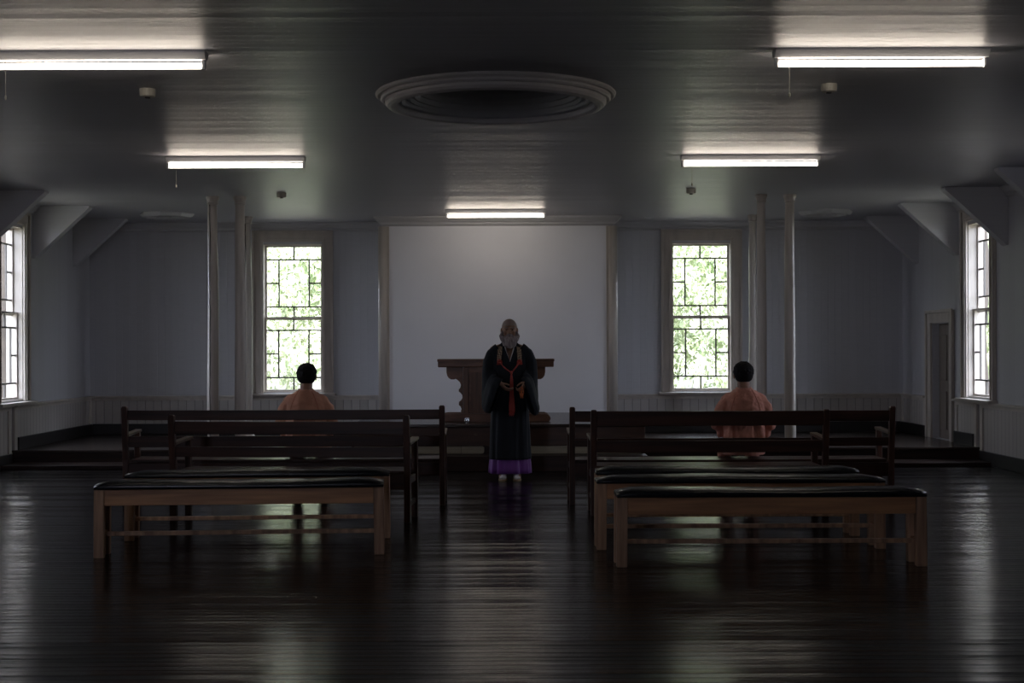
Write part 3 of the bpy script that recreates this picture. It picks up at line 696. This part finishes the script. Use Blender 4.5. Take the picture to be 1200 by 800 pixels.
# ================================================================ PEOPLE
def hand(b, wrist, dirv, palm_n, s=1.0, curl=0.5, thumb_side=1):
    """hand as palm and five bent fingers. dirv: wrist->fingers, palm_n: the way the palm faces"""
    W = Vector(wrist); D = Vector(dirv).normalized(); Nn = Vector(palm_n); Nn = (Nn - D*Nn.dot(D)).normalized(); S = D.cross(Nn)*thumb_side
    pl = 0.085*s
    for k in range(4):
        off = (0.030 - 0.020*k)*s
        b.cap(W + S*off*0.55 + D*0.008, W + S*off + D*pl, 0.015*s, 0.0115*s, 10)
        ln = (0.040, 0.045, 0.042, 0.033)[k]*s; p = W + S*off*1.12 + D*pl; ang = 0.15
        rd = 0.0092*s
        for j, fr in enumerate((1.0, 0.66, 0.52)):
            ang += curl*(0.55 + 0.35*j + 0.05*k)
            q = p + (D*math.cos(ang) + Nn*math.sin(ang))*ln*fr; b.cap(p, q, rd, rd*0.92, 8); p = q; rd *= 0.92
    p = W + S*0.026*s + D*0.018*s
    for vec, ln, rd in ((S*0.75 + D*0.65 + Nn*0.25, 0.042, 0.0135), (S*0.25 + D*0.9 + Nn*0.45, 0.034, 0.011), (S*-0.05 + D*0.9 + Nn*0.5, 0.026, 0.0098)):
        q = p + vec.normalized()*ln*s; b.cap(p, q, rd*s, rd*0.9*s, 8); p = q

mx_, my_ = px(597, 0, 15.07)[0], 15.07
mk = empty('person', (mx_, my_, 0), label='bald grey-bearded monk standing in a black robe over a purple skirt, holding an orange tassel', cat='person')
b = MB()
hy = -0.02
b.ell((0, 0.012+hy, 1.605), (0.079, 0.098, 0.098))
b.ell((0, -0.022+hy, 1.548), (0.064, 0.078, 0.092))
b.ell((0, -0.045+hy, 1.495), (0.045, 0.05, 0.035))
b.cap((-0.045, -0.078+hy, 1.603), (-0.012, -0.094+hy, 1.600), 0.013, 0.013, 10); b.cap((0.045, -0.078+hy, 1.603), (0.012, -0.094+hy, 1.600), 0.013, 0.013, 10)
b.cap((0, -0.095+hy, 1.592), (0, -0.118+hy, 1.556), 0.010, 0.014, 10); b.ell((-0.014, -0.106+hy, 1.552), (0.010,)*3); b.ell((0.014, -0.106+hy, 1.552), (0.010,)*3)
for s in (-1, 1):
    b.ell((s*0.040, -0.070+hy, 1.555), (0.024, 0.026, 0.022))
    b.ell((s*0.083, 0.008+hy, 1.575), (0.010, 0.020, 0.034), (0, 0, s*0.3))
b.cap((0, 0.0, 1.50), (0, 0.02, 1.40), 0.058, 0.066)
b.cap((-0.15, 0.02, 1.355), (0.15, 0.02, 1.355), 0.070, 0.070); b.cap((0, 0.02, 1.42), (-0.13, 0.02, 1.37), 0.055, 0.055); b.cap((0, 0.02, 1.42), (0.13, 0.02, 1.37), 0.055, 0.055)
b.ell((0, 0.015, 1.25), (0.165, 0.105, 0.19)); b.ell((0, 0.015, 1.05), (0.145, 0.10, 0.17)); b.ell((0, 0.02, 0.90), (0.155, 0.105, 0.12))
LW, RW = Vector((-0.100, -0.225, 1.028)), Vector((0.165, -0.225, 1.035))
for s, wv in ((-1, LW), (1, RW)):
    b.cap((s*0.185, 0.02, 1.34), (s*0.235, 0.03, 1.07), 0.050, 0.036); b.cap((s*0.235, 0.03, 1.07), wv, 0.035, 0.025)
    b.cap((s*0.08, 0.02, 0.88), (s*0.085, 0.0, 0.48), 0.085, 0.055); b.cap((s*0.085, 0.0, 0.48), (s*0.08, 0.02, 0.10), 0.052, 0.036)
    b.cap((s*0.08, 0.03, 0.055), (s*0.09, -0.12, 0.04), 0.034, 0.028)
hand(b, LW, (0.62, -0.25, -0.62), (0.45, 0.35, 0.75), 0.95, 0.50, 1)
hand(b, RW, (-0.36, -0.35, -0.70), (-0.7, 0.45, 0.1), 0.90, 0.85, -1)
body = b.build('body', M_skin, mk); remesh(body, 0.0042, 2)
# scalp, eyebrows, eyes
for s in (-1, 1):
    MB().cap((s*0.047, -0.089+hy, 1.612), (s*0.018, -0.104+hy, 1.606), 0.0052, 0.006, 8).build('eyebrow', M_brow, mk, smooth=True)
    MB().ell((s*0.031, -0.0885+hy, 1.586), (0.011, 0.007, 0.0045)).build('eye', M_eye, mk, smooth=True)
b = MB(); rings = []
for i in range(7):
    a = PI/2*(i/6)
    zz = 1.612 + 0.0925*math.sin(a); k = math.cos(a)
    rings.append([(0.0815*k*math.cos(t), 0.014+hy+0.1005*k*math.sin(t) , zz + (0.018 if math.sin(t) < -0.4 and i == 0 else 0)) for t in [2*PI*j/32 for j in range(32)]])
b.loft(rings, False, True).build('stubble', M_stub, mk, smooth=True)
# beard and moustache
b = MB(); rb = random.Random(8)
for s in (-1, 1):
    b.cap((s*0.077, -0.005+hy, 1.565), (s*0.084, -0.03+hy, 1.52), 0.012, 0.024); b.cap((s*0.084, -0.03+hy, 1.52), (s*0.062, -0.075+hy, 1.485), 0.026, 0.034)
    b.cap((s*0.006, -0.112+hy, 1.538), (s*0.048, -0.095+hy, 1.505), 0.013, 0.014)
b.ell((0, -0.082+hy, 1.475), (0.080, 0.050, 0.050)); b.ell((0, -0.088+hy, 1.437), (0.070, 0.040, 0.045))
for i in range(34):
    x = -0.078 + 0.156*i/33; e = 1 - (x/0.1)**2
    b.cap((x, -0.105*e**0.5+hy-0.005, 1.485+rb.uniform(-0.01, 0.02)), (x*0.88+rb.uniform(-0.005, 0.005), -0.112*e+hy+rb.uniform(-0.008, 0.004), 1.392 + 0.030*abs(x)/0.08 + rb.uniform(-0.008, 0.012)), 0.011, 0.0045, 6)
remesh(b.build('beard', M_beard, mk), 0.004, 1)
#MB().cap((-0.016, -0.136+hy, 1.513), (0.016, -0.136+hy, 1.513), 0.005, 0.005, 8).build('mouth', M_eye, mk, smooth=True)

# robe: a long folded shell, open in a V at the neck
def shell(levels, nseg, fold, nf, seed=0, front_open=None):
    rings = []
    for z, rx, ry, cy, fa in levels:
        ring = []
        for j in range(nseg):
            t = 2*PI*j/nseg
            k = 1 + fa*fold*(math.sin(nf*t + seed + 0.6*math.sin(z*5)) + 0.5*math.sin(nf*1.7*t + 1.3*seed))
            c, s_ = math.cos(t), math.sin(t)
            p_ = 0.85
            ring.append((rx*k*math.copysign(abs(c)**p_, c), cy + ry*k*math.copysign(abs(s_)**p_, s_), z))
        rings.append(ring)
    b = MB(); b.loft(rings, False, False)
    if front_open:
        keep = []
        for f in b.f:
            cx = sum(b.v[i][0] for i in f)/4; cy = sum(b.v[i][1] for i in f)/4; cz = sum(b.v[i][2] for i in f)/4
            if cy < 0 and front_open(cx, cz): continue
            keep.append(f)
        b.f = keep
    return b
lv = [(0.222, 0.212, 0.165, 0.0, 1.0), (0.30, 0.210, 0.160, 0.0, 0.95), (0.45, 0.205, 0.155, 0.0, 0.8), (0.62, 0.200, 0.150, 0.0, 0.6), (0.80, 0.192, 0.145, 0.0, 0.45), (0.95, 0.185, 0.14, 0.005, 0.3),
      (1.05, 0.183, 0.138, 0.01, 0.2), (1.15, 0.188, 0.136, 0.01, 0.15), (1.20, 0.192, 0.135, 0.012, 0.1), (1.25, 0.196, 0.134, 0.014, 0.1), (1.30, 0.198, 0.130, 0.016, 0.05), (1.34, 0.190, 0.122, 0.018, 0),
      (1.37, 0.172, 0.113, 0.02, 0), (1.395, 0.150, 0.104, 0.02, 0), (1.415, 0.125, 0.095, 0.022, 0), (1.435, 0.098, 0.086, 0.024, 0), (1.455, 0.080, 0.078, 0.026, 0)]
fine = []
for a, c in zip(lv, lv[1:]):
    for k in range(3): fine.append(tuple(a[i] + (c[i]-a[i])*k/3 for i in range(5)))
fine.append(lv[-1])
VZ = 1.215
robe = shell(fine, 128, 0.050, 9, 1.0, front_open=lambda x, z: z > VZ and abs(x) < (z-VZ)*0.27 + 0.004)
robe.build('robe', M_robe, mk, smooth=True, solid=0.004)
def front_y(x, z):     # y of the robe front at x, z
    for a, c in zip(fine, fine[1:]):
        if a[0] <= z <= c[0]:
            t = (z-a[0])/(c[0]-a[0]); rx = a[1]+(c[1]-a[1])*t; ry = a[2]+(c[2]-a[2])*t; cy = a[3]+(c[3]-a[3])*t
            q = min(0.97, abs(x)/rx)**(1/0.85); return cy - ry*math.sqrt(max(0, 1-q*q))**0.85
    return -0.1
def band(name, pts, wdt, thick, m, up=0.0):
    """flat band on the chest following (x, z) points"""
    rings = []
    for i, (x, z) in enumerate(pts):
        x2, z2 = pts[min(i+1, len(pts)-1)]; x1, z1 = pts[max(i-1, 0)]
        d_ = Vector((x2-x1, 0, z2-z1)).normalized(); n_ = Vector((-d_.z, 0, d_.x))
        A = Vector((x, 0, z)) + n_*wdt/2; B = Vector((x, 0, z)) - n_*wdt/2
        ya = front_y(A.x, min(A.z, 1.45)) - up; yb = front_y(B.x, min(B.z, 1.45)) - up
        rings.append([(A.x, ya, A.z), (A.x, ya-thick, A.z), (B.x, yb-thick, B.z), (B.x, yb, B.z)])
    return MB().loft(rings).build(name, m, mk, smooth=False, bevel=0.002)
def lerp(a, c, n): return [(a[0]+(c[0]-a[0])*i/n, a[1]+(c[1]-a[1])*i/n) for i in range(n+1)]
for s in (-1, 1):
    band('under_collar', lerp((s*0.004, 1.235), (s*0.058, 1.43), 8), 0.017, 0.006, M_white, 0.001)
band('robe_collar', lerp((-0.085, 1.44), (0.07, 1.02), 14), 0.036, 0.007, M_robe, 0.004)
band('robe_collar', lerp((0.085, 1.44), (0.005, 1.19), 10), 0.036, 0.006, M_robe, 0.003)
for s in (-1, 1):
    band('woven_stole', lerp((s*0.098, 1.415), (s*0.110, 1.255), 8), 0.046, 0.008, M_check, 0.006)
    t = MB()
    for k in range(9):
        a = (s*0.105 + (k-4)*0.005, front_y(s*0.105, 1.26)-0.018, 1.265); t.tube([a, (a[0]+(k-4)*0.002, a[1]-0.004, 1.215 + 0.004*(k % 3))], [0.005, 0.003], 6)
    t.ell((s*0.105, front_y(s*0.105, 1.26)-0.018, 1.262), (0.022, 0.012, 0.014)).build('stole_tassel', M_red, mk, smooth=True)
# red cord: two strands to a knot, long loops below
kn = Vector((0.018, -0.165, 1.135))
t = MB()
for s in (-1, 1):
    for o_ in (0, 0.009):
        t.tube([(s*0.100+o_*s, front_y(0.1, 1.24)-0.022, 1.245), (s*0.06+o_, -0.150, 1.19), (kn.x + o_*0.3, kn.y, kn.z)], 0.0042, 8)
t.ell(kn, (0.014, 0.012, 0.020))
for k, (dx, zb) in enumerate(((-0.018, 0.70), (-0.009, 0.69), (0.0, 0.685), (0.010, 0.69), (0.020, 0.70), (0.026, 0.72))):
    t.tube([kn, (kn.x+dx*0.5, -0.170, 1.06), (kn.x+dx*0.8, -0.172, 0.90), (kn.x+dx*1.2, -0.175, 0.78), (kn.x+dx*1.1+0.002, -0.178, zb)], 0.0055, 8)
for dx in (-0.017, 0.001, 0.019):
    t.tube([(kn.x+dx-0.008, -0.178, 0.71), (kn.x+dx, -0.180, 0.682), (kn.x+dx+0.008, -0.178, 0.71)], 0.0055, 8)
t.build('red_cord', M_red, mk, smooth=True)
# sleeves
def sleeve(s):
    S = [((0.115, 0.02, 1.385), (0.035, 0, 0.055), (0, 0.088, 0)), ((0.175, 0.02, 1.325), (0.058, 0, 0.050), (0, 0.094, 0)), ((0.215, 0.02, 1.25), (0.068, 0, 0.02), (0, 0.095, 0)),
         ((0.232, 0.015, 1.14), (0.066, 0.01, -0.03), (0.0, 0.090, 0)), ((0.232, -0.02, 1.035), (0.050, 0.02, -0.125), (0.040, 0.092, 0)), ((0.214, -0.085, 0.945), (0.040, 0.02, -0.190), (0.066, 0.055, 0)),
         ((0.197, -0.150, 0.905), (0.050, 0.02, -0.195), (0.068, 0.012, 0)), ((0.172, -0.195, 0.900), (0.060, 0.02, -0.195), (0.050, -0.040, 0)), ((0.145, -0.205, 0.888), (0.066, 0.02, -0.187), (0.016, -0.056, 0))]
    if s > 0: S = S[:-3] + [((c[0]+d_, c[1], c[2]-0.01), a, bb_) for (c, a, bb_), d_ in zip(S[-3:], (0.02, 0.035, 0.045))]
    if s < 0: S = [((c[0]*0.97, c[1], c[2]), (a[0], a[1], a[2]*0.93), bb_) for c, a, bb_ in S]
    n = 36; dense = []
    for i in range(len(S)-1):
        for k in range(4):
            t = k/4; dense.append(tuple(tuple(u + (v-u)*t for u, v in zip(S[i][q], S[i+1][q])) for q in range(3)))
    dense.append(S[-1]); rings = []
    pw = lambda v: math.copysign(abs(v)**0.7, v)
    for i, (c, a, bv) in enumerate(dense):
        w_ = i/len(dense)
        rings.append([tuple((c[q] + a[q]*pw(math.cos(2*PI*j/n))*(1+0.03*math.sin(3*i*0.5)) + bv[q]*pw(math.sin(2*PI*j/n))*(1 + 0.10*w_*math.sin(5*2*PI*j/n + i*0.15)))*(s if q == 0 else 1) for q in range(3)) for j in range(n)])
    MB().loft(rings, False, False).build('sleeve', M_sleeve, mk, smooth=True, solid=0.005)
sleeve(-1); sleeve(1)
# purple pleated skirt
pl = [(0.072, 0.208, 0.150, 0.0, 1.0), (0.12, 0.206, 0.149, 0.0, 1.0), (0.18, 0.203, 0.147, 0.0, 0.9), (0.26, 0.195, 0.143, 0.0, 0.8), (0.34, 0.18, 0.138, 0.0, 0.5)]
shell(pl, 200, 0.085, 9, 0.4).build('pleated_skirt', M_purple, mk, smooth=True, solid=0.003)
for s in (-1, 1):
    b = MB(); b.ell((s*0.075, -0.075, 0.045), (0.040, 0.085, 0.033)); b.ell((s*0.075, -0.01, 0.06), (0.040, 0.055, 0.045)); b.ell((s*0.075, -0.145, 0.035), (0.036, 0.035, 0.022)); b.cap((s*0.075, 0.02, 0.07), (s*0.078, 0.02, 0.14), 0.042, 0.045)
    remesh(b.build('tabi_sock', M_white, mk), 0.005, 3)
    z = [(0.046*math.cos(2*PI*j/24)*(1.0), -0.065 + 0.125*math.sin(2*PI*j/24)) for j in range(24)]
    MB().loft([[(s*0.075+x_, y_, zz) for x_, y_ in z] for zz in (0.0, 0.018)]).build('sandal', M_straw, mk, bevel=0.003)
    MB().tube([(s*0.075-0.036, -0.05, 0.03), (s*0.075-0.025, -0.10, 0.062), (s*0.075, -0.128, 0.055), (s*0.075+0.025, -0.10, 0.062), (s*0.075+0.036, -0.05, 0.03)], 0.006, 8).build('sandal_strap', M_white, mk, smooth=True)
# orange tassel held in his left hand: a thing of its own
hx, hz_ = px(611, 457, 14.8)
tb = MB()
tb.tube([(0, 0, 0.03), (0.004, -0.006, 0.0), (0.0, -0.004, -0.03)], 0.004, 8)
for k in range(10):
    a = 2*PI*k/10; tb.tube([(0.003*math.cos(a), 0.003*math.sin(a), -0.03), (0.012*math.cos(a), 0.012*math.sin(a), -0.065), (0.013*math.cos(a), 0.013*math.sin(a), -0.10 + 0.006*(k % 3))], [0.004, 0.004, 0.003], 6)
tb.ell((0, -0.002, -0.028), (0.012, 0.012, 0.012))
for sgn in (-1, 1):
    tb.tube([(0, 0, 0.02), (sgn*0.018, -0.005, -0.005), (sgn*0.022, -0.006, -0.04), (sgn*0.012, -0.006, -0.075), (0, -0.006, -0.09)], 0.0035, 8)
o = tb.build('cord_tassel', M_orange, loc=(hx, 14.765, hz_+0.015), smooth=True); tag(o, 'orange looped cord tassel hanging from the monk\'s hand', 'tassel')

# ---------------------------------------------------------------- seated men, seen from behind (face +y)
def seated(x, y, label, cloth, turn=0.0, tilt=0.0, seed=0, sleeve_bag=1.0):
    r = empty('person', (x, y, 0), turn, label=label, cat='person')
    b = MB(); hd = Vector((tilt*0.3, 0.035, 1.155))
    b.ell(hd + Vector((0, 0.0, 0.012)), (0.074, 0.094, 0.094)); b.ell(hd + Vector((0, 0.035, -0.04)), (0.058, 0.066, 0.075)); b.ell(hd + Vector((0, 0.06, -0.09)), (0.032, 0.035, 0.025))
    b.cap(hd + Vector((0, 0.105, -0.005)), hd + Vector((0, 0.118, -0.04)), 0.009, 0.014, 8)
    for s in (-1, 1):
        b.ell(hd + Vector((s*0.080, 0.012, -0.022)), (0.010, 0.019, 0.030)); b.ell(hd + Vector((s*0.035, 0.078, -0.035)), (0.022, 0.022, 0.022))
        b.cap(hd + Vector((s*0.045, 0.082, 0.012)), hd + Vector((s*0.012, 0.094, 0.012)), 0.011, 0.011, 8)
    b.cap(hd + Vector((0, 0.055, -0.062)) + Vector((0, 0.04, 0)), hd + Vector((0, 0.055, -0.062)), 0.014, 0.02, 8)
    b.cap(hd + Vector((0, -0.005, -0.03)), (0, -0.01, 0.97), 0.052, 0.060)
    b.cap((-0.13, 0, 0.925), (0.13, 0, 0.925), 0.052, 0.052); b.ell((0, 0.0, 0.82), (0.145, 0.085, 0.16)); b.ell((0, -0.01, 0.64), (0.14, 0.10, 0.17)); b.ell((0, 0.02, 0.53), (0.165, 0.13, 0.10))
    for s in (-1, 1):
        E = (s*0.235, 0.04, 0.70); Wr = (s*0.09, 0.26, 0.60)
        b.cap((s*0.172, 0, 0.905), E, 0.040, 0.036); b.cap(E, Wr, 0.036, 0.026); hand(b, Wr, (-s*0.45, 0.75, -0.25), (0, -0.2, -1), 0.95, 0.35, s)
        b.cap((s*0.10, 0.03, 0.50), (s*0.13, 0.42, 0.475), 0.080, 0.056); b.cap((s*0.13, 0.42, 0.475), (s*0.12, 0.40, 0.10), 0.054, 0.036); b.cap((s*0.12, 0.40, 0.06), (s*0.125, 0.53, 0.04), 0.034, 0.028)
    remesh(b.build('body', M_skin2, r), 0.005, 2)
    # hair cap, cropped at the nape
    b = MB(); rr = random.Random(seed)
    b.ell(hd + Vector((0, -0.012, 0.022)), (0.092, 0.103, 0.090)); b.ell(hd + Vector((0, -0.030, -0.012)), (0.087, 0.083, 0.066)); b.ell(hd + Vector((0, -0.038, -0.045)), (0.076, 0.062, 0.038))
    for _ in range(60):
        u = rr.uniform(-0.35, 1); t = rr.uniform(0, 2*PI); q = math.sqrt(1-u*u)
        d_ = Vector((q*math.cos(t), q*math.sin(t), u))
        if d_.y > 0.55 and u < 0.5: continue
        p = hd + Vector((0, -0.016, 0.018)) + Vector((d_.x*0.088, d_.y*0.100, d_.z*0.090)); b.cap(p, p + (d_ + Vector((rr.uniform(-1, 1), rr.uniform(-1, 1), rr.uniform(-1, 1)))*0.5)*0.004, 0.009, 0.004, 6)
    b.cap(hd + Vector((-0.078, 0.02, -0.01)), hd + Vector((-0.076, 0.025, -0.03)), 0.010, 0.006, 6); b.cap(hd + Vector((0.078, 0.02, -0.01)), hd + Vector((0.076, 0.025, -0.03)), 0.010, 0.006, 6)
    remesh(b.build('hair', M_hair, r), 0.005, 1)
    # shirt
    b = MB()
    rings = []
    for z, rx, ry, cy in ((0.425, 0.185, 0.130, 0.02), (0.50, 0.192, 0.135, 0.015), (0.60, 0.185, 0.128, 0.0), (0.72, 0.182, 0.122, 0.0), (0.84, 0.192, 0.122, 0.0), (0.91, 0.190, 0.112, 0.0), (0.955, 0.168, 0.095, -0.002), (0.985, 0.125, 0.080, -0.004), (1.008, 0.085, 0.070, -0.005), (1.022, 0.064, 0.064, -0.004)):
        rings.append([(rx*(1+0.03*math.sin(5*t+z*9+seed))*math.cos(t), cy + ry*(1+0.04*math.sin(7*t+z*14+seed))*math.sin(t), z) for t in [2*PI*j/40 for j in range(40)]])
    b.loft(rings)
    for s in (-1, 1):
        b.cap((s*0.135, 0, 0.918), (s*0.193, 0.01, 0.85), 0.062, 0.062); b.cap((s*0.193, 0.01, 0.85), (s*0.236, 0.035, 0.70), 0.061, 0.056*sleeve_bag)
        b.cap((s*0.236, 0.035, 0.70), (s*0.15, 0.17, 0.635), 0.058*sleeve_bag, 0.050)
        b.cap((s*0.222, 0.02, 0.78), (s*0.205, 0.05, 0.61), 0.045, 0.035*sleeve_bag)
    # hanging folds down the back
    for k in range(6):
        xx = -0.15 + 0.06*k; b.cap((xx*0.62, -0.070, 0.935), (xx*0.8 + 0.03*math.sin(k*2+seed), -0.108, 0.58), 0.014, 0.025, 8)
    remesh(b.build('shirt', cloth, r), 0.006, 3, 0.022, 0.06)
    for s in (-1, 1):
        pts = [(s*0.060, -0.070, 1.012), (s*0.085, -0.100, 0.965), (s*0.110, -0.119, 0.90), (s*0.130, -0.1235, 0.83), (s*0.138, -0.122, 0.76)]
        MB().tube(pts, 0.0035, 6).build('seam', M_seam, r, smooth=True)
    MB().tube([(0.066*math.cos(t), -0.004+0.066*math.sin(t), 1.024 + 0.006*math.sin(t)) for t in [2*PI*j/24 for j in range(25)]], 0.007, 8).build('neckband', M_seam if False else cloth, r, smooth=True)
    # trousers
    b = MB(); b.ell((0, 0.03, 0.505), (0.185, 0.15, 0.085))
    for s in (-1, 1):
        b.cap((s*0.10, 0.04, 0.505), (s*0.13, 0.42, 0.478), 0.086, 0.070); b.cap((s*0.13, 0.42, 0.478), (s*0.12, 0.41, 0.13), 0.070, 0.058)
    remesh(b.build('trousers', cloth, r), 0.008, 4, 0.01, 0.08)
    for s in (-1, 1):
        b = MB(); b.ell((s*0.12, 0.39, 0.045), (0.042, 0.06, 0.044)); b.ell((s*0.125, 0.49, 0.035), (0.042, 0.09, 0.033)); b.box(s*0.122-0.038, s*0.122+0.038, 0.34, 0.56, 0.001, 0.02)
        remesh(b.build('shoe', M_shoe, r), 0.005, 3)
    return r
XP1, XP2 = px(359.5, 0, 12.9)[0], px(870, 0, 12.9)[0]
seated(XP1, 12.83, 'man in a salmon shirt seen from behind, seated on the left long bench', M_cloth, 0.03, 0.02, 1, 0.95)
seated(XP2, 12.83, 'man in a salmon shirt seen from behind, seated on the right long bench', M_cloth2, -0.04, 0.0, 4, 1.05)
